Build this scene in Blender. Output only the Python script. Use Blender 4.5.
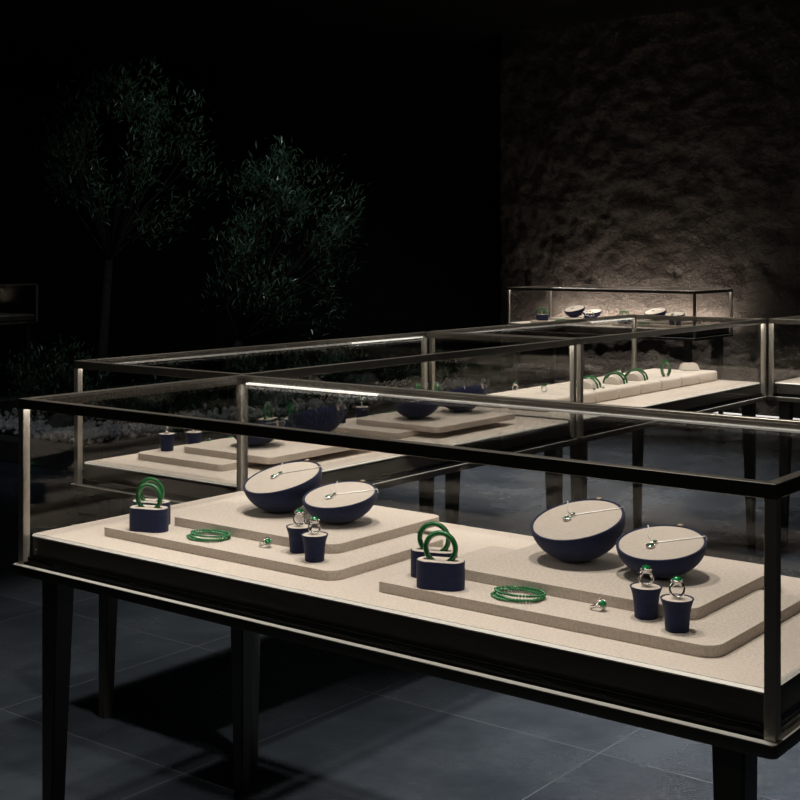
import bpy, bmesh, math, random
from mathutils import Vector, Matrix, Quaternion, noise

for o in list(bpy.data.objects):
    bpy.data.objects.remove(o, do_unlink=True)
SC = bpy.context.scene
COL = SC.collection
PI = math.pi

# ------------------------------------------------------------------ camera
U = 0.29
HT = 3.2 * U                 # top of a display case
L, W = 5.2 * U, 2.1 * U      # case length and width
EYE = 4.2 * U
TH = 0.66
cd = bpy.data.cameras.new('camera')
cd.sensor_width = 36.0
cd.lens = 1325.08 / 800 * 36.0
cd.shift_y = (248.23 - 400) / 800
cd.clip_start = 0.05
cd.clip_end = 100
cam = bpy.data.objects.new('camera', cd)
COL.objects.link(cam)
cam.location = (0, 0, EYE)
cam.rotation_euler = (PI / 2, 0, TH)
SC.camera = cam

# ------------------------------------------------------------------ world, exposure, lamps
w = bpy.data.worlds.new('world')
SC.world = w
w.use_nodes = True
w.node_tree.nodes['Background'].inputs[0].default_value = (0.35, 0.45, 0.6, 1)
w.node_tree.nodes['Background'].inputs[1].default_value = 0.0008
SC.view_settings.view_transform = 'Standard'
SC.view_settings.look = 'None'
SC.view_settings.exposure = 0.0
SC.view_settings.gamma = 1.0
SC.view_settings.use_curve_mapping = False
SC.cycles.transparent_max_bounces = 64
SC.cycles.max_bounces = 8

CEIL = 3.0


def spot(name, x, y, z, watt, color, size, blend=0.5, radius=0.05, target=None):
    l = bpy.data.lights.new(name, 'SPOT')
    l.energy = watt
    l.color = color
    l.spot_size = math.radians(size)
    l.spot_blend = blend
    l.shadow_soft_size = radius
    o = bpy.data.objects.new(name, l)
    COL.objects.link(o)
    o.location = (x, y, z)
    if target:
        o.rotation_euler = (Vector(target) - Vector((x, y, z))).to_track_quat('-Z', 'Y').to_euler()
    return o


U0, V0 = -7.4188 * U, 5.4114 * U            # front left corner of the nearest case
FRAMES = {'A': (U0, V0, 0.0), 'B': (U0 - W, V0 + W + L + 0.006, -PI / 2), 'C': (U0 - W, V0 + W + 2 * L + 0.034, -PI / 2),
          'D': (-5.41, 8.27, 0.0), 'E': (U0 + 0.006, V0 + W + 2 * L + 0.044, 0.0), 'F': (-9.16 - L, 6.88 - W, 0.0)}


def to_world(case, a, b, z=0.0):
    x, y, r = FRAMES[case]
    return Vector((x + a * math.cos(r) - b * math.sin(r), y + a * math.sin(r) + b * math.cos(r), z))


WARM = (1.0, 0.935, 0.85)
COOL = (0.80, 0.90, 1.0)
LAMPS = [('A', 0.42, 0.32, 106), ('A', 1.10, 0.32, 114), ('B', 1.28, 0.28, 84), ('B', 0.40, 0.28, 88),
         ('C', 1.05, 0.3, 105), ('C', 0.40, 0.3, 105), ('D', 0.42, 0.34, 260), ('D', 1.10, 0.34, 260), ('E', 0.40, 0.3, 110)]
for c, a, b, p in LAMPS:
    q = to_world(c, a, b)
    spot('ceiling_spot', q.x, q.y, CEIL - 0.03, p, WARM, 34 if c == 'D' else 62, 0.35, 0.045)
# dim cool wash that picks the leaves of the trees out of the dark
spot('aisle_spot', -0.95, 3.1, CEIL - 0.03, 330, (0.88, 0.95, 1.0), 48, 1.0, 0.05)
spot('front_fill_spot', 1.3, -1.0, CEIL - 0.05, 17, (1.0, 0.95, 0.86), 130, 0.9, 0.12, (-2.0, 3.0, 0.5))  # added fill behind the camera for frame, apron and leg fronts
spot('floor_fill_spot', -3.7, 6.3, CEIL - 0.03, 680, (1.0, 0.95, 0.88), 56, 0.8, 0.05)  # added lamp, brightens floor where the wall glow reflects too weakly
spot('pebble_fill_spot', -4.6, 3.4, CEIL - 0.05, 36, COOL, 50, 0.8, 0.03, (-6.3, 5.0, 0.1))  # added lamp, only there to lift the dark pebbles
spot('garden_spot', -4.4, 4.9, CEIL - 0.05, 60, COOL, 60, 0.8, 0.03, (-6.5, 6.6, 1.3))
# linear wall washer on the floor behind the far case
wl = bpy.data.lights.new('wall_washer', 'AREA')
wl.shape = 'RECTANGLE'
wl.size = 1.45
wl.size_y = 0.04
wl.energy = 11
wl.color = (1.0, 0.86, 0.74)
wl.spread = math.radians(150)
wo = bpy.data.objects.new('wall_washer', wl)
COL.objects.link(wo)
wo.location = (-4.8, 9.065, 0.652)
wo.rotation_euler = (math.radians(180 - 68), 0, 0)

random.seed(7)


# ------------------------------------------------------------------ materials
def newmat(name):
    m = bpy.data.materials.new(name)
    m.use_nodes = True
    nt = m.node_tree
    b = nt.nodes['Principled BSDF']
    return m, nt, b


def pmat(name, col, rough=0.6, metal=0.0, spec=0.5, var=0.0, vscale=200.0, bump=0.0, bscale=600.0, sheen=0.0, coat=0.0, dist=0.001):
    m, nt, b = newmat(name)
    b.inputs['Base Color'].default_value = (*col, 1)
    b.inputs['Roughness'].default_value = rough
    b.inputs['Metallic'].default_value = metal
    b.inputs['Specular IOR Level'].default_value = spec
    if sheen:
        b.inputs['Sheen Weight'].default_value = sheen
    if coat:
        b.inputs['Coat Weight'].default_value = coat
        b.inputs['Coat Roughness'].default_value = 0.05
    if var or bump:
        tc = nt.nodes.new('ShaderNodeTexCoord')
        if var:
            n = nt.nodes.new('ShaderNodeTexNoise')
            n.inputs['Scale'].default_value = vscale
            n.inputs['Detail'].default_value = 4
            nt.links.new(tc.outputs['Object'], n.inputs['Vector'])
            r = nt.nodes.new('ShaderNodeValToRGB')
            r.color_ramp.elements[0].position = 0.3
            r.color_ramp.elements[1].position = 0.7
            r.color_ramp.elements[0].color = (*[c * (1 - var) for c in col], 1)
            r.color_ramp.elements[1].color = (*[min(1, c * (1 + var)) for c in col], 1)
            nt.links.new(n.outputs['Fac'], r.inputs['Fac'])
            nt.links.new(r.outputs['Color'], b.inputs['Base Color'])
        if bump:
            n2 = nt.nodes.new('ShaderNodeTexNoise')
            n2.inputs['Scale'].default_value = bscale
            n2.inputs['Detail'].default_value = 3
            nt.links.new(tc.outputs['Object'], n2.inputs['Vector'])
            bp = nt.nodes.new('ShaderNodeBump')
            bp.inputs['Strength'].default_value = bump
            bp.inputs['Distance'].default_value = dist
            nt.links.new(n2.outputs['Fac'], bp.inputs['Height'])
            nt.links.new(bp.outputs['Normal'], b.inputs['Normal'])
    return m


M = {}
M['metal'] = pmat('dark_bronze_metal', (0.19, 0.175, 0.15), 0.36, 0.75, 0.4, var=0.10, vscale=60)
M['post'] = pmat('lit_bronze_post', (0.46, 0.43, 0.37), 0.38, 0.5, 0.4, var=0.08, vscale=60)  # lighter copy of the frame metal, LED light painted into the posts
M['plate'] = pmat('bronze_plate', (0.32, 0.30, 0.26), 0.45, 0.35, 0.4, var=0.10, vscale=60)
M['chain'] = pmat('silver_chain', (0.92, 0.91, 0.89), 0.42, 0.7)
M['leg'] = pmat('leg_metal', (0.10, 0.094, 0.082), 0.45, 0.6, 0.4)
M['apron'] = pmat('apron_panel', (0.115, 0.108, 0.094), 0.3, 0.4, 0.4)
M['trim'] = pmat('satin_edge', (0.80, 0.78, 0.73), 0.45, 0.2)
M['bed'] = pmat('beige_microfibre', (0.545, 0.478, 0.415), 0.95, 0, 0.1, var=0.17, vscale=240, bump=0.3, bscale=900, sheen=0.1)
M['pad'] = pmat('cream_pad', (0.56, 0.495, 0.43), 0.95, 0, 0.1, var=0.08, vscale=300, bump=0.2, bscale=900)
M['cushion'] = pmat('pale_cushion', (0.64, 0.575, 0.505), 0.95, 0, 0.1, var=0.08, vscale=200, bump=0.2, bscale=800)
M['navy'] = pmat('navy_velvet', (0.0145, 0.020, 0.058), 0.85, 0, 0.2, var=0.25, vscale=500, bump=0.3, bscale=1200, sheen=0.12)
M['tab'] = pmat('tan_tab', (0.40, 0.30, 0.22), 0.9)
M['jade'] = pmat('jade', (0.006, 0.105, 0.022), 0.12, 0, 0.6, var=0.45, vscale=70, coat=0.6)
M['bead'] = pmat('jade_beads', (0.03, 0.20, 0.07), 0.18, 0, 0.6, var=0.3, vscale=300, coat=0.4)
M['gem'] = pmat('emerald', (0.0, 0.16, 0.03), 0.05, 0, 0.9, coat=1.0)
M['silver'] = pmat('silver', (0.86, 0.85, 0.83), 0.14, 1.0)
M['screw'] = pmat('screw_steel', (0.7, 0.68, 0.62), 0.3, 1.0)
M['plaster'] = pmat('dark_plaster', (0.028, 0.026, 0.024), 0.9, 0, 0.2, var=0.25, vscale=2.5, bump=0.3, bscale=25, dist=0.01)
M['ceiling'] = pmat('black_ceiling', (0.018, 0.017, 0.016), 0.95, 0, 0.1, var=0.2, vscale=3)
M['kerb'] = pmat('dark_stone_kerb', (0.055, 0.052, 0.05), 0.6, 0, 0.4, var=0.3, vscale=14, bump=0.3, bscale=60, dist=0.004)
M['soil'] = pmat('soil', (0.03, 0.026, 0.021), 0.95, 0, 0.1, var=0.4, vscale=40)
M['pebble'] = pmat('white_pebble', (0.55, 0.53, 0.51), 0.7, 0, 0.3, var=0.25, vscale=30)
M['rock'] = pmat('garden_rock', (0.10, 0.092, 0.085), 0.85, 0, 0.2, var=0.4, vscale=14, bump=0.6, bscale=40, dist=0.01)
M['bark'] = pmat('bark', (0.018, 0.015, 0.013), 0.9, 0, 0.2, var=0.4, vscale=40, bump=0.6, bscale=80, dist=0.004)
M['leaf'] = pmat('olive_leaf', (0.06, 0.115, 0.062), 0.32, 0, 0.7, var=0.35, vscale=6)
M['fern'] = pmat('low_plant_leaf', (0.05, 0.10, 0.045), 0.4, 0, 0.5, var=0.4, vscale=8)
M['groove_shade'] = pmat('painted_groove_shade', (0.008, 0.008, 0.008), 1.0, 0, 0.0)  # near-black paint for the shade in the groove above the base plate
M['fixture'] = pmat('black_fixture', (0.02, 0.02, 0.02), 0.5, 0.5)


def stone_mat():
    m, nt, b = newmat('rough_brown_stone')
    b.inputs['Roughness'].default_value = 0.8
    b.inputs['Specular IOR Level'].default_value = 0.25
    tc = nt.nodes.new('ShaderNodeTexCoord')
    n = nt.nodes.new('ShaderNodeTexNoise')
    n.inputs['Scale'].default_value = 3.0
    n.inputs['Detail'].default_value = 9
    n.inputs['Roughness'].default_value = 0.65
    nt.links.new(tc.outputs['Object'], n.inputs['Vector'])
    r = nt.nodes.new('ShaderNodeValToRGB')
    r.color_ramp.elements[0].position = 0.15
    r.color_ramp.elements[1].position = 0.9
    r.color_ramp.elements[0].color = (0.075, 0.060, 0.050, 1)
    r.color_ramp.elements[1].color = (0.19, 0.168, 0.152, 1)
    nt.links.new(n.outputs['Fac'], r.inputs['Fac'])
    nt.links.new(r.outputs['Color'], b.inputs['Base Color'])
    n2 = nt.nodes.new('ShaderNodeTexNoise')
    n2.inputs['Scale'].default_value = 26
    n2.inputs['Detail'].default_value = 8
    n2.inputs['Roughness'].default_value = 0.7
    n2.inputs['Distortion'].default_value = 0.6
    nt.links.new(tc.outputs['Object'], n2.inputs['Vector'])
    bp = nt.nodes.new('ShaderNodeBump')
    bp.inputs['Strength'].default_value = 0.9
    bp.inputs['Distance'].default_value = 0.06
    nt.links.new(n2.outputs['Fac'], bp.inputs['Height'])
    nt.links.new(bp.outputs['Normal'], b.inputs['Normal'])
    return m


def floor_mat():
    m, nt, b = newmat('slate_tiles')
    tc = nt.nodes.new('ShaderNodeTexCoord')
    mp = nt.nodes.new('ShaderNodeMapping')
    mp.inputs['Location'].default_value = (2.28 / 0.7, -2.82 / 0.7, 0)
    mp.inputs['Scale'].default_value = (1 / 0.7, 1 / 0.7, 1)
    nt.links.new(tc.outputs['Object'], mp.inputs['Vector'])
    sx = nt.nodes.new('ShaderNodeSeparateXYZ')
    nt.links.new(mp.outputs['Vector'], sx.inputs[0])

    def mth(op, a, bb=None):
        nd = nt.nodes.new('ShaderNodeMath')
        nd.operation = op
        for i, v in enumerate((a, bb)):
            if v is None:
                continue
            if isinstance(v, (int, float)):
                nd.inputs[i].default_value = v
            else:
                nt.links.new(v, nd.inputs[i])
        return nd.outputs[0]
    gs = []
    fl = []
    for ax in (0, 1):
        fr = mth('FRACT', sx.outputs[ax])
        d = mth('MINIMUM', fr, mth('SUBTRACT', 1.0, fr))
        gs.append(d)
        fl.append(mth('FLOOR', sx.outputs[ax]))
    grout = mth('LESS_THAN', mth('MINIMUM', gs[0], gs[1]), 0.0024)
    cb = nt.nodes.new('ShaderNodeCombineXYZ')
    nt.links.new(fl[0], cb.inputs[0])
    nt.links.new(fl[1], cb.inputs[1])
    wn = nt.nodes.new('ShaderNodeTexWhiteNoise')
    nt.links.new(cb.outputs[0], wn.inputs['Vector'])
    n = nt.nodes.new('ShaderNodeTexNoise')
    n.inputs['Scale'].default_value = 3.5
    n.inputs['Detail'].default_value = 9
    n.inputs['Roughness'].default_value = 0.62
    nt.links.new(tc.outputs['Object'], n.inputs['Vector'])
    fac = mth('ADD', mth('MULTIPLY', n.outputs['Fac'], 0.8), mth('MULTIPLY', wn.outputs['Value'], 0.2))
    r = nt.nodes.new('ShaderNodeValToRGB')
    r.color_ramp.elements[0].position = 0.3
    r.color_ramp.elements[1].position = 0.75
    r.color_ramp.elements[0].color = (0.027, 0.034, 0.044, 1)
    r.color_ramp.elements[1].color = (0.058, 0.070, 0.086, 1)
    nt.links.new(fac, r.inputs['Fac'])
    mx = nt.nodes.new('ShaderNodeMix')
    mx.data_type = 'RGBA'
    nt.links.new(grout, mx.inputs['Factor'])
    nt.links.new(r.outputs['Color'], mx.inputs[6])
    mx.inputs[7].default_value = (0.092, 0.101, 0.11, 1)
    nt.links.new(mx.outputs[2], b.inputs['Base Color'])
    rr = nt.nodes.new('ShaderNodeMapRange')
    rr.inputs['From Min'].default_value = 0.3
    rr.inputs['From Max'].default_value = 0.7
    rr.inputs['To Min'].default_value = 0.14
    rr.inputs['To Max'].default_value = 0.34
    nt.links.new(n.outputs['Fac'], rr.inputs['Value'])
    nt.links.new(rr.outputs[0], b.inputs['Roughness'])
    n2 = nt.nodes.new('ShaderNodeTexNoise')
    n2.inputs['Scale'].default_value = 26
    n2.inputs['Detail'].default_value = 7
    n2.inputs['Roughness'].default_value = 0.65
    nt.links.new(tc.outputs['Object'], n2.inputs['Vector'])
    hgt = mth('SUBTRACT', n2.outputs['Fac'], mth('MULTIPLY', grout, 0.6))
    bp = nt.nodes.new('ShaderNodeBump')
    bp.inputs['Strength'].default_value = 0.35
    bp.inputs['Distance'].default_value = 0.006
    nt.links.new(hgt, bp.inputs['Height'])
    nt.links.new(bp.outputs['Normal'], b.inputs['Normal'])
    return m


def glass_mat():
    m = bpy.data.materials.new('clear_pane')
    m.use_nodes = True
    nt = m.node_tree
    nt.nodes.remove(nt.nodes['Principled BSDF'])
    out = nt.nodes['Material Output']
    tr = nt.nodes.new('ShaderNodeBsdfTransparent')
    tr.inputs[0].default_value = (0.986, 0.986, 0.982, 1)
    gl = nt.nodes.new('ShaderNodeBsdfGlossy')
    gl.inputs['Roughness'].default_value = 0.015
    gl.inputs['Color'].default_value = (0.9, 0.9, 0.9, 1)
    lw = nt.nodes.new('ShaderNodeLayerWeight')
    lw.inputs['Blend'].default_value = 0.5
    pw = nt.nodes.new('ShaderNodeMath')
    pw.operation = 'POWER'
    pw.inputs[1].default_value = 5
    nt.links.new(lw.outputs['Facing'], pw.inputs[0])
    ma = nt.nodes.new('ShaderNodeMath')
    ma.operation = 'MULTIPLY_ADD'
    ma.inputs[1].default_value = 0.55
    ma.inputs[2].default_value = 0.022
    nt.links.new(pw.outputs[0], ma.inputs[0])
    mix = nt.nodes.new('ShaderNodeMixShader')
    nt.links.new(ma.outputs[0], mix.inputs[0])
    nt.links.new(tr.outputs[0], mix.inputs[1])
    nt.links.new(gl.outputs[0], mix.inputs[2])
    nt.links.new(mix.outputs[0], out.inputs['Surface'])
    return m


def emit_mat(name, col, strength):
    m, nt, b = newmat(name)
    b.inputs['Base Color'].default_value = (0.8, 0.8, 0.8, 1)
    b.inputs['Emission Color'].default_value = (*col, 1)
    b.inputs['Emission Strength'].default_value = strength
    return m


M['stone'] = stone_mat()
M['floor'] = floor_mat()
M['glass'] = glass_mat()
M['led'] = emit_mat('led_diffuser', (1.0, 0.94, 0.85), 2.0)
M['led_painted_fade'] = emit_mat('led_diffuser_painted_fade', (1.0, 0.92, 0.8), 0.12)  # lower emission paints the fade of the sheen along the rail
M['toe_led'] = emit_mat('toe_light', (1.0, 0.95, 0.9), 0.75)


# ------------------------------------------------------------------ mesh helpers
def obj(name, bm, mat, parent=None, smooth=None):
    me = bpy.data.meshes.new(name)
    bmesh.ops.recalc_face_normals(bm, faces=bm.faces)
    if smooth is not None:
        for f in bm.faces:
            f.smooth = True
    bm.to_mesh(me)
    bm.free()
    me.materials.append(M[mat])
    if smooth is not None and smooth < 180:
        me.set_sharp_from_angle(angle=math.radians(smooth))
    o = bpy.data.objects.new(name, me)
    COL.objects.link(o)
    if parent:
        o.parent = parent
    return o


def box(bm, x0, x1, y0, y1, z0, z1, bev=0.0, seg=2):
    r = bmesh.ops.create_cube(bm, size=1.0)
    vs = r['verts']
    bmesh.ops.scale(bm, vec=(x1 - x0, y1 - y0, z1 - z0), verts=vs)
    bmesh.ops.translate(bm, vec=((x0 + x1) / 2, (y0 + y1) / 2, (z0 + z1) / 2), verts=vs)
    if bev:
        es = list({e for v in vs for e in v.link_edges})
        bmesh.ops.bevel(bm, geom=es, offset=bev, segments=seg, profile=0.5, affect='EDGES')
    return bm


def prism(bm, poly, z0, z1, bev=0.0, seg=2, bevel_bottom=False):
    n = len(poly)
    lo = [bm.verts.new((x, y, z0)) for x, y in poly]
    hi = [bm.verts.new((x, y, z1)) for x, y in poly]
    bm.faces.new(lo[::-1])
    bm.faces.new(hi)
    for i in range(n):
        j = (i + 1) % n
        bm.faces.new((lo[i], lo[j], hi[j], hi[i]))
    if bev:
        es = []
        for i in range(n):
            j = (i + 1) % n
            es.append(bm.edges.get((hi[i], hi[j])))
            if bevel_bottom:
                es.append(bm.edges.get((lo[i], lo[j])))
        bmesh.ops.bevel(bm, geom=es, offset=bev, segments=seg, profile=0.5, affect='EDGES')
    return bm


def rrect(x0, x1, y0, y1, r, n=7):
    p = []
    for cx, cy, a0 in ((x1 - r, y0 + r, -90), (x1 - r, y1 - r, 0), (x0 + r, y1 - r, 90), (x0 + r, y0 + r, 180)):
        for i in range(n + 1):
            a = math.radians(a0 + 90 * i / n)
            p.append((cx + r * math.cos(a), cy + r * math.sin(a)))
    return p


def lathe(bm, prof, n=40, cap0=True, cap1=True, mat=None):
    rings = []
    for r, z in prof:
        if r < 1e-6:
            rings.append([bm.verts.new((0, 0, z))])
        else:
            rings.append([bm.verts.new((r * math.cos(2 * PI * i / n), r * math.sin(2 * PI * i / n), z)) for i in range(n)])
    for a, b in zip(rings, rings[1:]):
        for i in range(n):
            j = (i + 1) % n
            if len(a) == 1 and len(b) == 1:
                continue
            if len(a) == 1:
                bm.faces.new((a[0], b[i], b[j]))
            elif len(b) == 1:
                bm.faces.new((a[i], a[j], b[0]))
            else:
                bm.faces.new((a[i], a[j], b[j], b[i]))
    if cap0 and len(rings[0]) > 1:
        bm.faces.new(rings[0][::-1])
    if cap1 and len(rings[-1]) > 1:
        bm.faces.new(rings[-1])
    return bm


def tube(bm, pts, rad, n=8, closed=False):
    pts = [Vector(p) for p in pts]
    m = len(pts)
    rings = []
    ref = None
    for i, p in enumerate(pts):
        if closed:
            t = pts[(i + 1) % m] - pts[i - 1]
        else:
            t = pts[min(i + 1, m - 1)] - pts[max(i - 1, 0)]
        t.normalize()
        if ref is None:
            ref = t.orthogonal().normalized()
        ref = (ref - t * ref.dot(t))
        if ref.length < 1e-6:
            ref = t.orthogonal()
        ref.normalize()
        b = t.cross(ref)
        r = rad(i) if callable(rad) else rad
        rings.append([bm.verts.new(p + (ref * math.cos(2 * PI * k / n) + b * math.sin(2 * PI * k / n)) * r) for k in range(n)])
    for i in range(m if closed else m - 1):
        a, b = rings[i], rings[(i + 1) % m]
        # pick the offset that closes a loop without twist
        off = 0
        if closed and i == m - 1:
            off = min(range(n), key=lambda o: (a[0].co - b[o].co).length)
        for k in range(n):
            k2 = (k + 1) % n
            bm.faces.new((a[k], a[k2], b[(k2 + off) % n], b[(k + off) % n]))
    if not closed:
        bm.faces.new(rings[0][::-1])
        bm.faces.new(rings[-1])
    return bm


_ICO = {}


def ball(bm, c, r, sub=2, scale=(1, 1, 1), rot=None):
    if sub not in _ICO:
        tb = bmesh.new()
        bmesh.ops.create_icosphere(tb, subdivisions=sub, radius=1.0)
        tb.verts.index_update()
        _ICO[sub] = ([v.co.copy() for v in tb.verts], [tuple(v.index for v in f.verts) for f in tb.faces])
        tb.free()
    vs_, fs_ = _ICO[sub]
    c = Vector(c)
    out = []
    for v in vs_:
        p = Vector((v.x * r * scale[0], v.y * r * scale[1], v.z * r * scale[2]))
        if rot is not None:
            p = rot @ p
        out.append(bm.verts.new(p + c))
    for f in fs_:
        bm.faces.new([out[k] for k in f])
    return out


def nb():
    return bmesh.new()


def empty(name, label=None, cat=None, group=None):
    o = bpy.data.objects.new(name, None)
    o.empty_display_size = 0.05
    COL.objects.link(o)
    tag(o, label, cat, group)
    return o


def tag(o, label=None, cat=None, group=None, kind=None):
    if label:
        o['label'] = label
    if cat:
        o['category'] = cat
    if group:
        o['group'] = group
    if kind:
        o['kind'] = kind
    return o


def copy_tree(o, parent=None):
    c = o.copy()
    COL.objects.link(c)
    if parent:
        c.parent = parent
    for ch in list(o.children):
        copy_tree(ch, c)
    return c


PROTO_USED = set()


def place(proto, loc, rz, label, group=None):
    """first use moves the prototype itself, later uses are copies"""
    if proto.name in PROTO_USED:
        o = copy_tree(proto)
    else:
        o = proto
        PROTO_USED.add(proto.name)
    o.location = loc
    o.rotation_euler = (0, 0, rz)
    o['label'] = label
    if group:
        o['group'] = group
    elif 'group' in o:
        del o['group']
    return o


# ------------------------------------------------------------------ room
def struct(name, bm, mat, smooth=None):
    return tag(obj(name, bm, mat, None, smooth), kind='structure')


bm = nb(); box(bm, -13.0, 4.0, -3.5, 11.5, -0.1, 0.0); struct('floor', bm, 'floor')
bm = nb(); box(bm, -13.0, 4.0, -3.5, 11.5, CEIL, CEIL + 0.1); struct('ceiling', bm, 'ceiling')
bm = nb(); box(bm, -13.1, -13.0, -3.5, 11.5, 0, CEIL); struct('wall_left', bm, 'plaster')
bm = nb(); box(bm, 4.0, 4.1, -3.5, 11.5, 0, CEIL); struct('wall_right', bm, 'plaster')
bm = nb(); box(bm, -13.0, 4.0, -3.6, -3.5, 0, CEIL); struct('wall_front', bm, 'plaster')
bm = nb(); box(bm, -13.0, -6.08, 10.2, 10.3, 0, CEIL); struct('wall_back', bm, 'plaster')
# rough stone wall: a relief with depth, closed at the sides
bm = nb()
nx, nz = 300, 150
x0, x1 = -6.08, 4.0
xs = [x0 + (x1 - x0) * (i / nx) ** 1.5 for i in range(nx + 1)]
g = []
for i, x in enumerate(xs):
    colv = []
    for k in range(nz + 1):
        z = CEIL * k / nz
        p = Vector((x, z, 3.7))
        d = 0.03 * noise.fractal(p * 1.5, 0.9, 2.0, 5) + 0.02 * noise.ridged_multi_fractal(p * 4.0, 0.9, 2.1, 5, 1.0, 2.0) * 0.5 \
            + 0.05 * noise.fractal(p * 8.0, 0.7, 2.0, 4)
        colv.append(bm.verts.new((x, 9.20 - d * 0.42, z)))
    g.append(colv)
for i in range(nx):
    for k in range(nz):
        bm.faces.new((g[i][k], g[i + 1][k], g[i + 1][k + 1], g[i][k + 1]))
bk = [bm.verts.new((x, 9.6, z)) for x, z in ((x0, 0), (x1, 0), (x1, CEIL), (x0, CEIL))]
bm.faces.new((bk[0], bk[3], bk[2], bk[1]))
bm.faces.new([g[0][k] for k in range(nz + 1)] + [bk[3], bk[0]])
bm.faces.new([g[nx][k] for k in range(nz, -1, -1)] + [bk[1], bk[2]])
struct('wall_stone', bm, 'stone', 180)
# glowing toe strip at the foot of the stone wall
t = empty('floor_light_strip', 'thin white light strip along the foot of the rough stone wall', 'light')
bm = nb(); box(bm, -4.15, -2.4, 9.02, 9.05, 0.0, 0.018, 0.002); obj('housing', bm, 'fixture', t)
bm = nb(); box(bm, -4.14, -2.41, 9.012, 9.0195, 0.003, 0.030, 0.0015); obj('diffuser', bm, 'toe_led', t)
# wall washer body
t = empty('wall_washer_lamp', 'linear wall light behind the far display case, washing the rough stone wall', 'light')
bm = nb(); box(bm, -5.54, -4.06, 9.03, 9.10, 0.605, 0.645, 0.004); obj('housing', bm, 'fixture', t)
for xx in (-5.4, -4.2):
    bm = nb(); box(bm, xx - 0.02, xx + 0.02, 9.10, 9.24, 0.612, 0.638, 0.003); obj('bracket', bm, 'fixture', t)

# ------------------------------------------------------------------ display cases
RH = 0.0195                  # height of the top rails
P = 0.016                    # section of the tubing
ZP = HT - 1.096 * U          # top of the base plate
ZB = HT - 0.90 * U           # display bed
ZPB = ZP - 0.017             # underside of the base plate


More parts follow.
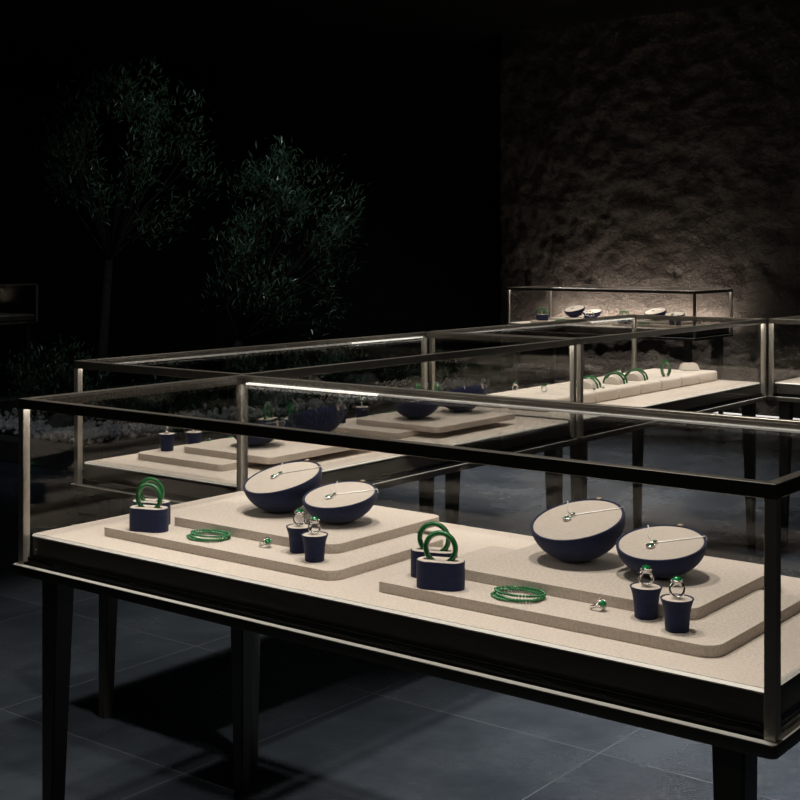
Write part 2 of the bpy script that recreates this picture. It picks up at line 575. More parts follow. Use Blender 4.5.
def make_case(L=L):
    t = empty('display_case', 'x', 'display case')
    z0 = ZP
    bm = nb()
    prism(bm, rrect(-0.004, L + 0.004, -0.013, W + 0.006, 0.007, 5), ZPB, ZP - 0.0008, 0.0012, 2, True)
    bp_ = obj('base_plate', bm, 'metal', t, 40)
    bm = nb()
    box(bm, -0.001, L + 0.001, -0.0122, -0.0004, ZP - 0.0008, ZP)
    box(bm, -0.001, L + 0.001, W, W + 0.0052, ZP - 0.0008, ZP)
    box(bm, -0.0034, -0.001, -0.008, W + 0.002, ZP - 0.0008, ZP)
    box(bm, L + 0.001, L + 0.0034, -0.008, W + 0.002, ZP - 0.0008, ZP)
    obj('painted_edge_highlight', bm, 'trim', bp_)['label'] = 'painted highlight along the plate edge'  # pale trim colour paints the lit line on the plate's top edge
    for x in (0, L - P):
        for y in (0, W - P):
            bm = nb(); box(bm, x, x + P, y, y + P, ZP, HT - RH, 0.0008, 1); obj('post', bm, 'post', t)
    for y in (0, W - P):
        bm = nb(); box(bm, 0, L, y, y + P, HT - RH, HT, 0.0008, 1); obj('top_rail', bm, 'metal', t)
    for x in (0, L - P):
        bm = nb(); box(bm, x, x + P, P, W - P, HT - RH, HT, 0.0008, 1); obj('top_rail', bm, 'metal', t)
    # apron below the bed, set back behind the posts
    bm = nb(); box(bm, P + 0.004, L - P - 0.004, P + 0.003, W - P - 0.003, ZP + 0.012, ZB - 0.008); ap = obj('apron', bm, 'apron', t)
    bm = nb(); box(bm, P, L - P, 0.0008, W - 0.0008, ZP - 0.0008, ZP + 0.004)
    box(bm, P, L - P, 0.0105, W - 0.0105, ZP + 0.004, ZP + 0.012); obj('groove_shade_fill', bm, 'groove_shade', ap)  # black filler paints the shaded groove between apron and plate
    bm = nb(); box(bm, P + 0.0005, L - P - 0.0005, P + 0.0005, W - P - 0.0005, ZB - 0.008, ZB - 0.0006, 0.0040, 1); obj('edge_trim', bm, 'trim', t)
    bm = nb(); box(bm, P + 0.006, L - P - 0.006, P + 0.005, W - P - 0.005, ZB - 0.0008, ZB); obj('display_bed', bm, 'bed', t)
    gt = 0.004
    bm = nb(); box(bm, P, L - P, 0.006, 0.006 + gt, ZP + 0.004, HT - RH); obj('glass_pane', bm, 'glass', t)
    bm = nb(); box(bm, P, L - P, W - 0.006 - gt, W - 0.006, ZP + 0.004, HT - RH); obj('glass_pane', bm, 'glass', t)
    bm = nb(); box(bm, 0.006, 0.006 + gt, P, W - P, ZP, HT - RH); obj('glass_pane', bm, 'glass', t)
    bm = nb(); box(bm, L - 0.006 - gt, L - 0.006, P, W - P, ZP, HT - RH); obj('glass_pane', bm, 'glass', t)
    bm = nb(); box(bm, P, L - P, P, W - P, HT - 0.007, HT - 0.003); obj('glass_pane', bm, 'glass', t)
    for y, s in ((P, 1), (W - P, -1)):
        bm = nb()
        ya, yb = sorted((y, y + s * 0.011))
        box(bm, 0.040, 0.42, ya, yb, HT - RH + 0.001, HT - RH + 0.0055, 0.001, 1)
        obj('led_bar', bm, 'led', t)
        bm = nb()
        box(bm, 0.422, L - 0.040, ya, yb, HT - RH + 0.001, HT - RH + 0.0055, 0.001, 1)
        obj('led_bar', bm, 'led_painted_fade', t)  # rest of the bar, its fade painted as weaker emission
    for (lx, sx) in ((0.032, 1), (L - 0.054, -1)):
        for (ly, sy) in ((0.030, 1), (W - 0.030, -1)):
            bm = nb()
            wt, wb = 0.046, 0.028
            # outer faces stay plumb, inner faces taper towards the floor
            xt = (lx - 0.0, lx + sx * wt); xb = (lx, lx + sx * wb)
            yt = (ly, ly + sy * wt); yb2 = (ly, ly + sy * wb)
            pts = []
            for (xx, yy, zz) in ((xb, yb2, 0.0), (xt, yt, ZPB)):
                pts.append([bm.verts.new((xx[i], yy[j], zz)) for i, j in ((0, 0), (1, 0), (1, 1), (0, 1))])
            bm.faces.new(pts[0][::-1]); bm.faces.new(pts[1])
            for k in range(4):
                bm.faces.new((pts[0][k], pts[0][(k + 1) % 4], pts[1][(k + 1) % 4], pts[1][k]))
            bmesh.ops.bevel(bm, geom=[e for e in bm.edges if abs(e.verts[0].co.z - e.verts[1].co.z) > 0.2], offset=0.003, segments=2, affect='EDGES')
            obj('leg', bm, 'leg', t)
    for y, s in ((P + 0.013, -1), (W - P - 0.013, 1)):
        ld = bpy.data.lights.get('led_line')
        if not ld:
            ld = bpy.data.lights.new('led_line', 'AREA')
            ld.shape = 'RECTANGLE'
            ld.size = L - 0.045
            ld.size_y = 0.006
            ld.energy = 1.05
            ld.color = (1.0, 0.94, 0.86)
        lo_ = bpy.data.objects.new('led_line', ld)
        COL.objects.link(lo_)
        lo_.parent = t
        lo_.location = (L / 2, y, HT - RH - 0.0005)
        lo_.rotation_euler = (0.35 * s, 0, 0)
    bm = nb()
    for k in range(2):
        lz = ZP + 0.020 + 0.007 * k
        ball(bm, (P + 0.016, P + 0.0015, lz), 0.0022, 2)
    obj('corner_screws', bm, 'screw', t)
    return t


CASE_LABEL = {
    'A': 'nearest glass display case with black metal frame, two stepped beige risers inside',
    'B': 'glass display case turned end-on directly behind the left corner of the nearest case',
    'C': 'glass display case in the middle distance filled with pale cushion blocks',
    'D': 'farthest lit glass display case, standing in front of the brightly washed stone wall',
    'E': 'glass display case cut off by the right picture edge, empty bed showing',
    'F': 'unlit display case barely visible in the dark at the left picture edge'}
case_a = make_case(5.236 * U)
case0 = make_case()
for k in 'ABCDEF':
    x, y, r = FRAMES[k]
    c = place(case_a if k == 'A' else case0, (x, y, 0), r, CASE_LABEL[k], 'glass display cases')
    if k == 'F':
        dark = M['metal']
        for ch in list(c.children):
            if ch.name.startswith('led_line'):
                bpy.data.objects.remove(ch, do_unlink=True)
            elif ch.name.startswith('led_bar'):
                ch.data = ch.data.copy()
                ch.data.materials[0] = M['metal']

# ------------------------------------------------------------------ jewellery and its stands (prototypes)
T = 0.0170


def rrect4(x1, y1, rs, n=7):
    p = []
    for cx, cy, a0, r in ((1, 0, -90, rs[0]), (1, 1, 0, rs[1]), (0, 1, 90, rs[2]), (0, 0, 180, rs[3])):
        ox = x1 - r if cx else r
        oy = y1 - r if cy else r
        for i in range(n + 1):
            a = math.radians(a0 + 90 * i / n)
            p.append((ox + r * math.cos(a), oy + r * math.sin(a)))
    return p


def make_riser(w_, d_):
    bm = nb()
    prism(bm, rrect4(w_, d_, (0.028, 0.020, 0.004, 0.004)), 0, T, 0.0012, 2, True)
    return tag(obj('riser_board', bm, 'bed', None, 40), 'x', 'display riser')


def stadium(a, b, n=12):
    """stadium of half-length a and half-width b"""
    p = []
    for i in range(n + 1):
        t = -PI / 2 + PI * i / n
        p.append((a - b + b * math.cos(t), b * math.sin(t)))
    for i in range(n + 1):
        t = PI / 2 + PI * i / n
        p.append((-(a - b) + b * math.cos(t), b * math.sin(t)))
    return p


BS_H = 0.043


def make_bangle_stand():
    t = empty('bangle_stand', 'x', 'bangle stand')
    a, b = 0.039, 0.0205
    bm = nb()
    po, pi_ = stadium(a, b), stadium(a - 0.0014, b - 0.0014)
    n = len(po)
    rows = [[bm.verts.new((x, y, z)) for x, y in p] for p, z in ((po, 0), (po, BS_H), (pi_, BS_H), (pi_, 0.004))]
    bm.faces.new(rows[0][::-1])
    for r0, r1 in zip(rows, rows[1:]):
        for i in range(n):
            j = (i + 1) % n
            bm.faces.new((r0[i], r0[j], r1[j], r1[i]))
    bm.faces.new(rows[3])
    obj('body', bm, 'navy', t, 40)
    # pad with two slots for the bangle, lying inside the body rim
    bm = nb()
    ai, bi = a - 0.0016, b - 0.0016
    z0, z1 = BS_H - 0.003, BS_H + 0.0006
    h0, h1, hw = 0.0125, 0.0285, 0.0048
    box(bm, -h0, h0, -bi, bi, z0, z1)
    for s in (-1, 1):
        for q in (-1, 1):
            pts = []
            # side strips beside the slot follow the stadium outline
            N = 6
            for i in range(N + 1):
                xx = h0 + (h1 - h0) * i / N
                cx = ai - bi
                yy = bi if xx <= cx else math.sqrt(max(1e-9, bi * bi - (xx - cx) ** 2))
                pts.append((s * xx, q * yy))
            pts += [(s * h1, q * hw), (s * h0, q * hw)]
            if s * q < 0:
                pts = pts[::-1]
            prism(bm, pts, z0, z1)
        pts = []
        cx = ai - bi
        yend = math.sqrt(bi * bi - (h1 - cx) ** 2)
        a0 = math.atan2(yend, h1 - cx)
        for i in range(9):
            aa = -a0 + 2 * a0 * i / 8
            pts.append((s * (cx + bi * math.cos(aa)), bi * math.sin(aa)))
        if s < 0:
            pts = pts[::-1]
        prism(bm, pts, z0, z1)
    obj('top_pad', bm, 'pad', t)
    return t


def make_bangle(R=0.0243, r=0.0043, name='jade_bangle'):
    bm = nb()
    tube(bm, [(R * math.cos(2 * PI * i / 48), 0, R * math.sin(2 * PI * i / 48)) for i in range(48)], r, 14, True)
    return tag(obj(name, bm, 'jade', None, 180), 'x', 'bangle')


def make_ring_stand():
    t = empty('ring_stand', 'x', 'ring stand')
    h = 0.045
    bm = nb()
    prof = [(0.0158, 0.0), (0.0165, 0.0008), (0.0172, 0.012), (0.0182, 0.024), (0.0198, 0.034), (0.0222, 0.0415), (0.0236, h),
            (0.0232, h + 0.0006), (0.0214, h + 0.0002), (0.0208, h - 0.0022)]
    lathe(bm, prof, 40)
    obj('cup', bm, 'navy', t, 50)
    bm = nb()
    lathe(bm, [(0.0206, h - 0.0021), (0.0206, h - 0.0006), (0.0195, h - 0.0001)], 40)
    obj('top_pad', bm, 'pad', t, 50)
    return t


RING_Z = 0.045


def make_ring(lying=False):
    t = empty('emerald_ring', 'x', 'ring')
    R = 0.0098
    mrot = Matrix.Identity(4)
    lift = R + 0.0016
    if lying:
        mrot = Matrix.Rotation(math.radians(68), 4, 'X')
    q = mrot.to_3x3()

    def fin(bm):
        bmesh.ops.transform(bm, matrix=q, verts=bm.verts)
        return bm
    parts = []
    bm = nb()
    tube(bm, [(R * math.cos(2 * PI * i / 40), 0, R * math.sin(2 * PI * i / 40)) for i in range(40)],
         lambda i: 0.0018 + 0.0013 * max(0, math.sin(2 * PI * i / 40)) ** 2, 10, True)
    parts.append(('band', fin(bm), 'silver', 180))
    bm = nb()
    ball(bm, (0, 0, R + 0.0022), 0.0078, 2, (1, 1, 0.5))
    for k in range(10):
        a = 2 * PI * k / 10
        ball(bm, (0.0071 * math.cos(a), 0.0071 * math.sin(a), R + 0.0030), 0.0019, 1)
    for s in (-1, 1):
        ball(bm, (s * 0.0075, 0, R * 0.55), 0.0030, 2, (0.8, 1.0, 1.4))
    parts.append(('setting', fin(bm), 'silver', 50))
    bm = nb()
    ball(bm, (0, 0, R + 0.0044), 0.0058, 2, (1.15, 1, 0.85))
    parts.append(('stone', fin(bm), 'gem', 180))
    zmin = min(v.co.z for _, b_, _, _ in parts for v in b_.verts)
    root = t
    st = None
    for n_, b_, m_, s_ in parts:
        bmesh.ops.translate(b_, vec=(0, 0, -zmin), verts=b_.verts)
        o = obj(n_, b_, m_, st if n_ == 'stone' else root, s_)
        if n_ == 'setting':
            st = o
        if n_ == 'stone':
            o['label'] = 'green stone'
    return t


def tilt_q(nx_, ny_):
    n_ = Vector((nx_, ny_, math.sqrt(1 - nx_ * nx_ - ny_ * ny_)))
    return Vector((0, 0, 1)).rotation_difference(n_)


def hgt(a, c, n_):
    s2 = n_[0] ** 2 + n_[1] ** 2
    return math.sqrt(a * a * s2 + c * c * (1 - s2))


BOWL = {'big': (0.0790, 0.0655, (-0.055, -0.28)), 'small': (0.0710, 0.0505, (0.01, -0.205))}


def make_bowl(kind):
    a, c, n_ = BOWL[kind]
    q = tilt_q(*n_).to_matrix()
    h = hgt(a, c, n_) + 0.0003
    t = empty('necklace_stand', 'x', 'necklace stand')

    def fin(bm):
        bmesh.ops.transform(bm, matrix=q, verts=bm.verts)
        bmesh.ops.translate(bm, vec=(0, 0, h), verts=bm.verts)
        return bm
    bm = nb()
    prof = []
    N = 16
    for i in range(N + 1):
        tt = PI / 2 * i / N
        prof.append((a * math.sin(tt), -c * math.cos(tt)))
    prof[0] = (0, -c)
    prof += [(a - 0.0005, 0.0012), (a - 0.0022, 0.0016), (a - 0.0042, 0.0006), (a - 0.0046, -0.0020)]
    lathe(bm, prof, 56, False, True)
    obj('bowl', fin(bm), 'navy', t, 60)
    bm = nb()
    ad = a - 0.0048
    lathe(bm, [(ad, -0.0019), (ad, 0.0002), (ad - 0.0012, 0.0006), (0, 0.0007)], 56)
    obj('face_pad', fin(bm), 'pad', t, 60)
    # the small tab that holds the chain behind the far rim
    bm = nb()
    box(bm, -0.004, 0.004, a - 0.0004, a + 0.0022, -0.012, 0.0034, 0.0006)
    box(bm, -0.004, 0.004, a - 0.0046, a + 0.0010, 0.0019, 0.0036, 0.0006)
    obj('chain_tab', fin(bm), 'tab', t)
    return t


def make_necklace(kind):
    a, c, n_ = BOWL[kind]
    q = tilt_q(*n_).to_matrix()
    h = hgt(a, c, n_) + 0.0003
    t = empty('pendant_necklace', 'x', 'necklace')
    zs = 0.0016

    def fin(bm):
        bmesh.ops.transform(bm, matrix=q, verts=bm.verts)
        bmesh.ops.translate(bm, vec=(0, 0, h), verts=bm.verts)
        return bm
    if kind == 'big':
        s_, b_, e1, e2 = (-0.0146, 0.012), (-0.0165, -0.004), (-0.0495, 0.0565), (0.0550, 0.0500)
    else:
        s_, b_, e1, e2 = (-0.0077, -0.0067), (-0.0070, -0.0225), (-0.0478, 0.0500), (0.0540, 0.0420)
    rim = a - 0.0050

    def clampr(p, r_):
        v = Vector(p)
        return v * (r_ / v.length)
    for k, e in enumerate((e1, e2)):
        e = clampr(e, rim)
        bm = nb()
        pts = []
        N = 14
        for i in range(N + 1):
            u_ = i / N
            p = Vector(s_).lerp(e, u_)
            nrm = Vector((-(e.y - s_[1]), e.x - s_[0])).normalized()
            p = p + nrm * (0.006 if k == 0 else 0.0) * math.sin(PI * u_)
            pts.append((p.x, p.y, zs))
        # over the rim and down behind the bowl
        d = e.normalized()
        for rr, zz in ((a - 0.0040, 0.0024), (a - 0.0010, 0.0026), (a + 0.0010, 0.0008), (a + 0.0012, -0.006)):
            pts.append((d.x * rr, d.y * rr, zz))
        tube(bm, pts, 0.0008, 6)
        obj('chain', fin(bm), 'chain', t, 180)
    for nm, p, r_ in (('bail', s_, 0.0046), ('pendant', b_, 0.0070)):
        bm = nb()
        ball(bm, (p[0], p[1], zs + 0.0012), r_, 2, (1, 0.85 if nm == 'bail' else 1.15, 0.42))
        for k in range(12):
            aa = 2 * PI * k / 12
            ball(bm, (p[0] + r_ * 0.86 * math.cos(aa), p[1] + r_ * (0.75 if nm == 'bail' else 1.0) * math.sin(aa), zs + 0.0022), r_ * 0.24, 1)
        pe = obj(nm, fin(bm), 'silver', t, 60)
        bm = nb()
        ball(bm, (p[0], p[1], zs + 0.0028), r_ * 0.52, 2, (1, 1.1, 0.7))
        so = obj('stone', fin(bm), 'gem', pe, 180)
        so['label'] = 'green stone'
    return t


def make_bracelet():
    t = empty('bead_bracelet', 'x', 'bracelet')
    rb = 0.0026
    for k, (rx, ry, ox, oy, ph, zz) in enumerate(((0.0400, 0.0335, 0.0, 0.0, 0.2, 0), (0.0375, 0.0280, 0.003, -0.0035, -0.25, 1), (0.0400, 0.0250, 0.001, 0.0045, 0.12, 2))):
        bm = nb()
        per = PI * (3 * (rx + ry) - math.sqrt((3 * rx + ry) * (rx + 3 * ry)))
        n_ = int(per / (2 * rb * 0.86))
        tt = 0.0
        # equal steps along the ellipse
        S = 720
        pts = []
        for i in range(S):
            a_ = 2 * PI * i / S
            x_, y_ = rx * math.cos(a_), ry * math.sin(a_)
            pts.append(Vector((ox + x_ * math.cos(ph) - y_ * math.sin(ph), oy + x_ * math.sin(ph) + y_ * math.cos(ph), 0)))
        acc = 0.0
        step = per / n_
        last = pts[0]
        nxt = 0.0
        for p in pts:
            acc += (p - last).length
            last = p
            if acc >= nxt:
                wob = 0.0006 * math.sin(7 * nxt / per * 2 * PI + k)
                ball(bm, (p.x + wob, p.y + wob, rb + zz * rb * 1.0), rb, 1)
                nxt += step
        obj('bead_strand', bm, 'bead', t, 180)
    return t


lower0 = make_riser(0.578, 0.325)
upper0 = make_riser(0.405, 0.325)
stand0 = make_bangle_stand()
bangle0 = make_bangle()
cup0 = make_ring_stand()
ring0 = make_ring(False)
ringl0 = make_ring(True)
bowlB, bowlS = make_bowl('big'), make_bowl('small')
neckB, neckS = make_necklace('big'), make_necklace('small')
brace0 = make_bracelet()

# where each case is named in a label, and its two groups
CASEN = {'A': 'nearest case', 'B': 'end-on case behind the nearest', 'D': 'farthest case by the stone wall'}
SIDE = {('A', 0): 'left riser of the nearest case', ('A', 1): 'right riser of the nearest case',
        ('B', 0): 'far riser of the end-on case', ('B', 1): 'near riser of the end-on case',
        ('D', 0): 'left riser of the farthest case', ('D', 1): 'right riser of the farthest case'}
GD = 0.675


def group(case, gi):
    x, y, r = FRAMES[case]
    s = SIDE[(case, gi)]
    da = gi * GD - ((0.045, 0.015)[gi] if case == 'B' else 0.0)
    Z1, Z2 = ZB + T, ZB + 2 * T
    cn = CASEN[case]
    side, rest = s.split(' riser ', 1)
    endonB = case == 'B'

    def put(proto, a, b, z, rz, label, grp=None):
        return place(proto, to_world(case, a + da, b, z), r + rz, label, grp)
    put(lower0, 0.146, 0.088, ZB, 0, 'wider lower beige board of the ' + s, 'lower riser boards')
    put(upper0, 0.242, 0.180, Z1, 0, 'upper beige board under the two bowls on the ' + s, 'upper riser boards')
    # bangle stands and bangles
    rot = math.radians(19)
    for k, (a, b) in enumerate(((0.237, 0.122), (0.193, 0.167)) if gi == 0 else ((0.248, 0.118), (0.199, 0.167))):
        if endonB:
            wh = ('left', 'right')[k]
        else:
            wh = ('front', 'rear')[k]
        put(stand0, a, b, Z1, rot, f'{wh} navy oval bangle stand on the {s}', 'navy bangle stands')
        put(bangle0, a, b, Z1 + BS_H + 0.0185, rot, f'green jade bangle standing in the {wh} navy stand, {s}', 'jade bangles on navy stands')
    put(brace0, 0.376, 0.143, Z1, math.radians(2), 'coiled green bead bracelet lying on the ' + s, 'bead bracelets')
    put(ringl0, 0.505, 0.158, Z1, math.radians(68), 'silver ring with green stone lying flat on the ' + s, 'loose emerald rings')
    for k, (a, b) in enumerate(((0.582, 0.164), (0.647, 0.131))):
        wh = (('right', 'left') if endonB else ('left', 'right'))[k]
        put(cup0, a, b, Z1, 0, f'{wh} navy ring cup on the {s}', 'navy ring cups')
        put(ring0, a, b, Z1 + RING_Z + 0.0001, math.radians(35), f'emerald ring standing on the {wh} navy cup, {s}', 'emerald rings on cups')
    for kind, bp_, np_, a, b in (('big', bowlB, neckB, 0.372 - 0.010 * gi, 0.346), ('small', bowlS, neckS, 0.528 - 0.009 * gi, 0.337)):
        if endonB and kind == 'big':
            a -= 0.065
        wh = ('left' if kind == 'big' else 'right') if not endonB else ('far' if kind == 'big' else 'near')
        word = 'larger' if kind == 'big' else 'smaller'
        put(bp_, a, b, Z2, 0, f'{word} tilted navy bowl stand, {wh} one on the {s}', 'navy bowl stands')
        put(np_, a, b, Z2, 0, f'silver pendant necklace on the {wh} {word} bowl of the {s}', 'pendant necklaces')


for case in ('A', 'B', 'D'):
    for gi in (1, 0):
        group(case, gi)

# ------------------------------------------------------------------ pale cushions in the middle case
bm = nb(); box(bm, 0, 0.164, 0, 0.16, 0, 0.042, 0.009, 3); cush0 = tag(obj('cushion_block', bm, 'cushion', None, 50), 'x', 'cushion')
bm = nb(); box(bm, 0, 0.164, 0, 0.125, 0, 0.036, 0.008, 3); cushr0 = tag(obj('cushion_block', bm, 'cushion', None, 50), 'x', 'cushion')
ORD = ['first', 'second', 'third', 'fourth', 'fifth', 'sixth', 'seventh', 'eighth']


def inC(a, b, z):
    """C measured from its near left corner: a away from the camera, b to the right"""
    return Vector((U0 - W + b, V0 + W + L + 0.02 + a, z))


for k in range(8):
    p = inC(1.46 - 0.17 * k, 0.265, ZB)
    place(cush0, p, PI / 2, f'pale cushion block, {ORD[7 - k]} from the near end in the right-hand row', 'right row of cushion blocks')
    o = cush0 if k == 0 else None
    p2 = inC(1.46 - 0.17 * k, 0.13, ZB)
    place(cushr0, p2, PI / 2, f'pale cushion block, {ORD[7 - k]} from the near end in the left-hand row', 'left row of cushion blocks')
# blocks extend to -x after the quarter turn: shift them so they cover b..b+0.16
for o in bpy.data.objects:
    if o.name.startswith('cushion_block') and 'right-hand' in o['label']:
        o.location.x = U0 - W + 0.265 + 0.16
        o.location.y -= 0.164
    elif o.name.startswith('cushion_block'):
        o.location.x = U0 - W + 0.13 + 0.125
        o.location.y -= 0.164
ZC = ZB + 0.042
# half-round pillows, each with two bangles
bm = nb()
rp = 0.029
poly = [(rp * math.cos(PI * i / 16), rp * math.sin(PI * i / 16)) for i in range(17)]
prism(bm, poly, -0.045, 0.045, 0.003, 2, True)
bmesh.ops.transform(bm, matrix=Matrix.Rotation(PI / 2, 3, 'X'), verts=bm.verts)
pil0 = tag(obj('bangle_pillow', bm, 'cushion', None, 40), 'x', 'bangle pillow')
arc0 = None
bm = nb()
Rb = 0.040
tube(bm, [(Rb * math.cos(PI * i / 28), 0, Rb * math.sin(PI * i / 28)) for i in range(29)], 0.0038, 10)
arc0 = tag(obj('open_bangle', bm, 'jade', None, 180), 'x', 'bangle')
PN = ['near', 'middle', 'far']
for k, a in enumerate((0.53, 0.731, 0.897)):
    place(pil0, inC(a, 0.340, ZC), math.radians(14), f'half-round pale pillow carrying two green bangles, {PN[k]} one of three', 'bangle pillows')
    for j, da in enumerate((-0.012, 0.026)):
        d = Vector((-0.242 * da, 0.97 * da, 0))
        place(arc0, inC(a, 0.340, ZC) + d, math.radians(14),
              f'{("front", "back")[j]} green bangle around the {PN[k]} half-round pale pillow', 'bangles on half-round pillows')
bm = nb()
tube(bm, [(0.026 * math.cos(math.radians(-62 + 304 * i / 36)), 0, 0.031 * math.sin(math.radians(-62 + 304 * i / 36))) for i in range(37)], 0.0064, 12)
zmin = min(v.co.z for v in bm.verts)
bmesh.ops.translate(bm, vec=(0, 0, -zmin), verts=bm.verts)
o = tag(obj('cuff_bangle', bm, 'jade', None, 180), 'single green cuff standing upright on a pale cushion behind the pillows', 'bangle')
o.location = inC(1.085, 0.375, ZC)
o.rotation_euler = (0, 0, math.radians(80))
bm = nb()
b0, b1, hh = 0.040, 0.028, 0.030
lo = [bm.verts.new((sx * b0, sy * 0.035, 0)) for sx, sy in ((-1, -1), (1, -1), (1, 1), (-1, 1))]
hi = [bm.verts.new((sx * b1, sy * 0.025, hh)) for sx, sy in ((-1, -1), (1, -1), (1, 1), (-1, 1))]
bm.faces.new(lo[::-1]); bm.faces.new(hi)
for k in range(4):
    bm.faces.new((lo[k], lo[(k + 1) % 4], hi[(k + 1) % 4], hi[k]))
bmesh.ops.bevel(bm, geom=list(bm.edges), offset=0.004, segments=2, affect='EDGES')
o = tag(obj('display_block', bm, 'cushion', None, 40), 'tapered pale block standing at the far end of the cushion rows', 'display block')
o.location = inC(1.40, 0.325, ZC); o.rotation_euler = (0, 0, math.radians(38))


def make_small_ring():
    return ringl0


SPOTS = [(0.337, 0.15, 'small emerald ring on the left-hand cushion row near its near end', 0.036),
         (0.30, 0.295, 'small emerald ring on the right-hand cushion row in front of the half-round pillows', 0.042),
         (1.026, 0.20, 'small ring on the left-hand cushion row level with the far half-round pillow', 0.036)]
for a, b, lab, hz in SPOTS:
    place(ring0, inC(a, b, ZB + hz + 0.0001), math.radians(40), lab, 'small rings on the cushions')


def make_stud():
    t = empty('emerald_stud', 'x', 'earring')
    bm = nb()
    lathe(bm, [(0.0030, 0.0), (0.0058, 0.0016), (0.0062, 0.0030), (0.0050, 0.0036)], 20)
    obj('setting', bm, 'silver', t, 40)
    bm = nb()
    ball(bm, (0, 0, 0.0048), 0.0046, 2, (1, 1, 0.7))
    obj('stone', bm, 'gem', t, 180)['label'] = 'green stone'
    return t


stud0 = make_stud()
for a, b, lab, hz in [(0.353, 0.39, 'green stud on the right-hand cushion row, nearest of three by its outer edge', 0.042),
                      (0.470, 0.40, 'green stud on the right-hand cushion row, middle of three by its outer edge', 0.042),
                      (0.535, 0.40, 'green stud on the right-hand cushion row, farthest of three by its outer edge', 0.042)]:
    place(stud0, inC(a, b, ZB + hz + 0.0001), 0, lab, 'studs on the cushions')

# ------------------------------------------------------------------ planted garden bed
PX0, PX1, PY0, PY1 = -8.3, -5.75, 4.6, 9.0
t = empty('garden_bed', 'low dark stone kerbed garden bed with trees on the left behind the cases', 'garden bed')
KH, KW = 0.12, 0.14
bm = nb()
box(bm, PX0, PX1, PY0, PY0 + KW, 0, KH, 0.006)
box(bm, PX1 - KW, PX1, PY0 + KW, PY1, 0, KH, 0.006)
box(bm, PX0, PX0 + KW, PY0 + KW, PY1, 0, KH, 0.006)
box(bm, PX0 + KW, PX1 - KW, PY1 - KW, PY1, 0, KH, 0.006)
obj('kerb', bm, 'kerb', t)
bm = nb(); box(bm, PX0 + KW, PX1 - KW, PY0 + KW, PY1 - KW, 0, 0.112); obj('soil', bm, 'soil', t)
bm = nb()
rnd = random.Random(3)
for i in range(2600):
    if rnd.random() < 0.55:
        x = rnd.uniform(PX0 + KW + 0.03, PX1 - KW - 0.03); y = PY0 + KW + 0.03 + abs(rnd.gauss(0, 0.22))
    else:
        x = PX1 - KW - 0.03 - abs(rnd.gauss(0, 0.20)); y = rnd.uniform(PY0 + KW + 0.03, PY1 - KW - 0.05)
    s = rnd.uniform(0.014, 0.032)
    q = Quaternion((rnd.gauss(0, 1), rnd.gauss(0, 1), rnd.gauss(0, 1), rnd.gauss(0, 1))).normalized().to_matrix()
    ball(bm, (x, y, 0.112 + s * 0.55 + rnd.random() * 0.035), s, 1, (1, rnd.uniform(0.6, 0.9), rnd.uniform(0.45, 0.7)), q)
tag(obj('white_pebbles', bm, 'pebble', None, 60), 'white pebbles strewn along the kerb of the garden bed', 'pebbles', None, 'stuff')


def leaf(bm, p, d, up, ln, wd):
    d = d.normalized()
    s = d.cross(up)
    if s.length < 1e-4:
        s = d.orthogonal()
    s.normalize()
    n_ = s.cross(d).normalized()
    base = bm.verts.new(p)
    tip = bm.verts.new(p + d * ln - n_ * ln * 0.10)
    m1 = bm.verts.new(p + d * ln * 0.45 - n_ * wd * 0.15)
    a1 = bm.verts.new(p + d * ln * 0.40 + s * wd * 0.5 + n_ * wd * 0.12)
    b1 = bm.verts.new(p + d * ln * 0.40 - s * wd * 0.5 + n_ * wd * 0.12)
    bm.faces.new((base, a1, m1)); bm.faces.new((a1, tip, m1))
    bm.faces.new((base, m1, b1)); bm.faces.new((m1, tip, b1))


def tree(name, label, base, crown, rad, nclu, seed, lean=(0, 0), grp=None):
    r_ = random.Random(seed)
    root = empty(name, label, 'tree', grp)
    root.location = base
    cr = Vector(crown) - Vector(base)
    bmw = nb()
    fork = Vector((cr.x * 0.35, cr.y * 0.35, max(0.25, (cr.z - rad[2]) * 0.9)))
    tube(bmw, [Vector((0, 0, -0.004)), Vector((0.02, 0.01, fork.z * 0.4)), fork], lambda i: (0.042, 0.034, 0.026)[i], 10)
    bmb = nb()
    bml = nb()
    for i in range(nclu):
        for _ in range(50):
            v = Vector((r_.uniform(-1, 1), r_.uniform(-1, 1), r_.uniform(-1, 1)))
            if 0.30 < v.length < 1 and noise.noise(v * 2.3 + Vector((seed, 0, 0))) > -0.02:
                break
        c = cr + Vector((v.x * rad[0], v.y * rad[1], v.z * rad[2]))
        mid = fork.lerp(c, 0.5) + Vector((r_.gauss(0, 0.05), r_.gauss(0, 0.05), 0.06))
        if i < 26:
            tube(bmb, [fork, mid, c], lambda k: (0.013, 0.007, 0.0025)[k], 5)
        dirn = (c - fork).normalized()
        for j in range(40):
            d = (dirn * 0.7 + Vector((r_.gauss(0, 0.7), r_.gauss(0, 0.7), r_.gauss(0.1, 0.6))))
            p = c + Vector((r_.gauss(0, 0.05), r_.gauss(0, 0.05), r_.gauss(0, 0.05)))
            leaf(bml, p, d, Vector((r_.gauss(0, 0.4), r_.gauss(0, 0.4), 1)), r_.uniform(0.04, 0.075), r_.uniform(0.009, 0.016))
    obj('trunk', bmw, 'bark', root, 180)
    obj('branches', bmb, 'bark', root, 180)
    obj('foliage', bml, 'leaf', root)
    return root


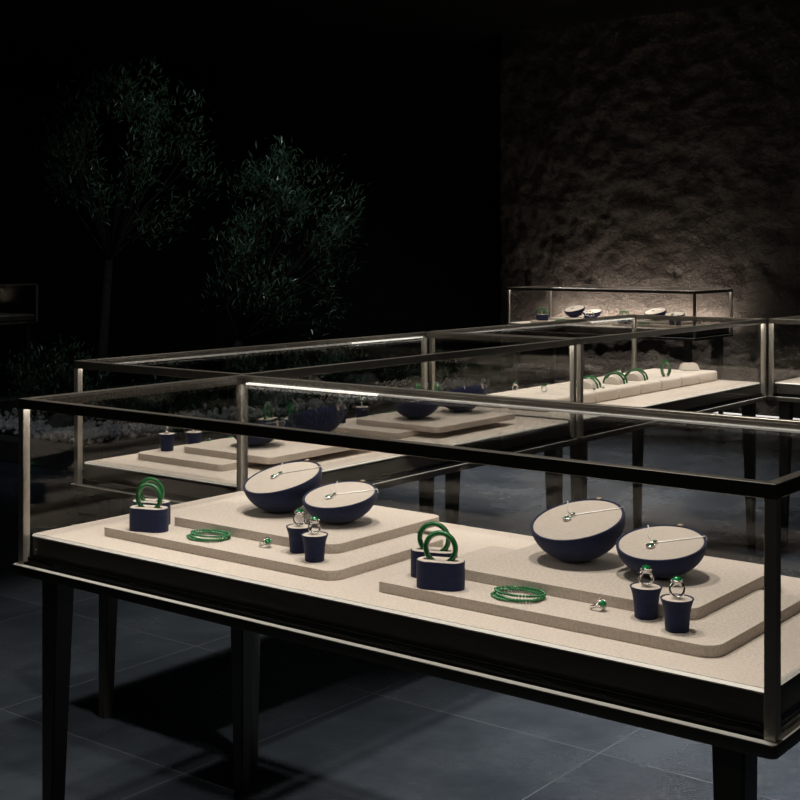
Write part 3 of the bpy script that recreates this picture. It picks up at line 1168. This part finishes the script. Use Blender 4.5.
tree('olive_tree', 'tall dark leafy tree at the far left, mostly lost in shadow', (-7.12, 5.85, 0.112), (-7.02, 6.0, 1.87), (0.66, 0.6, 0.62), 75, 11, grp='trees in the garden bed')
tree('olive_tree', 'leafy tree with faintly lit leaves behind the end-on case', (-6.45, 6.28, 0.112), (-6.16, 6.66, 1.30), (0.68, 0.5, 0.66), 88, 23, grp='trees in the garden bed')


def shrub(label, loc, rx, rz, n, seed, mat='leaf'):
    r_ = random.Random(seed)
    root = empty('garden_shrub', label, 'shrub', 'shrubs in the garden bed')
    root.location = loc
    bms, bml = nb(), nb()
    for i in range(n):
        a = r_.uniform(0, 2 * PI)
        rr = rx * math.sqrt(r_.random())
        z = rz * r_.uniform(0.35, 1.0) * (1 - 0.4 * rr / rx)
        c = Vector((rr * math.cos(a), rr * math.sin(a), z))
        tube(bms, [Vector((0.1 * c.x, 0.1 * c.y, 0.002)), c * 0.5 + Vector((0, 0, 0.02)), c], lambda k: (0.005, 0.0035, 0.0015)[k], 5)
        for j in range(14):
            d = c.normalized() * 0.6 + Vector((r_.gauss(0, 0.6), r_.gauss(0, 0.6), r_.gauss(0.2, 0.5)))
            leaf(bml, c + Vector((r_.gauss(0, 0.03), r_.gauss(0, 0.03), r_.gauss(0, 0.03))), d, Vector((0, 0, 1)), r_.uniform(0.03, 0.06), r_.uniform(0.010, 0.018))
    obj('stems', bms, 'bark', root, 180)
    obj('foliage', bml, mat, root)


shrub('dark bushy shrub above the pebbles left of the end-on case', (-6.75, 5.25, 0.112), 0.30, 0.62, 60, 5)
shrub('low shrub beside the kerb behind the left end of the end-on case', (-6.35, 5.75, 0.112), 0.22, 0.30, 30, 6, 'fern')
shrub('low leafy plant behind the bangle stands of the end-on case', (-6.15, 7.0, 0.112), 0.28, 0.38, 40, 7, 'fern')
shrub('low leafy plant behind the far end of the end-on case', (-6.2, 7.75, 0.112), 0.26, 0.34, 36, 8, 'fern')
shrub('low leafy plant near the corner of the stone wall', (-6.2, 8.45, 0.112), 0.25, 0.34, 36, 9, 'fern')


def rock(label, loc, s, seed):
    bm = nb()
    ball(bm, (0, 0, 0), 1.0, 4)
    for v in bm.verts:
        k = 1 + 0.28 * noise.fractal(v.co * 1.3 + Vector((seed, 0, 0)), 0.9, 2.0, 4)
        v.co = Vector((v.co.x * s[0], v.co.y * s[1], v.co.z * s[2])) * k
    zmin = min(v.co.z for v in bm.verts)
    bmesh.ops.translate(bm, vec=(0, 0, -zmin * 0.97), verts=bm.verts)
    o = tag(obj('garden_rock', bm, 'rock', None, 180), label, 'rock', 'rocks in the garden bed')
    o.location = loc


rock('dark rounded rock among the white pebbles at the left', (-6.45, 5.0, 0.112), (0.10, 0.08, 0.06), 1)
rock('brown rock on the garden bed behind the end-on case', (-6.1, 6.45, 0.112), (0.16, 0.12, 0.10), 2)
rock('brown rock on the garden bed farther along the kerb', (-6.1, 7.4, 0.112), (0.17, 0.12, 0.10), 3)
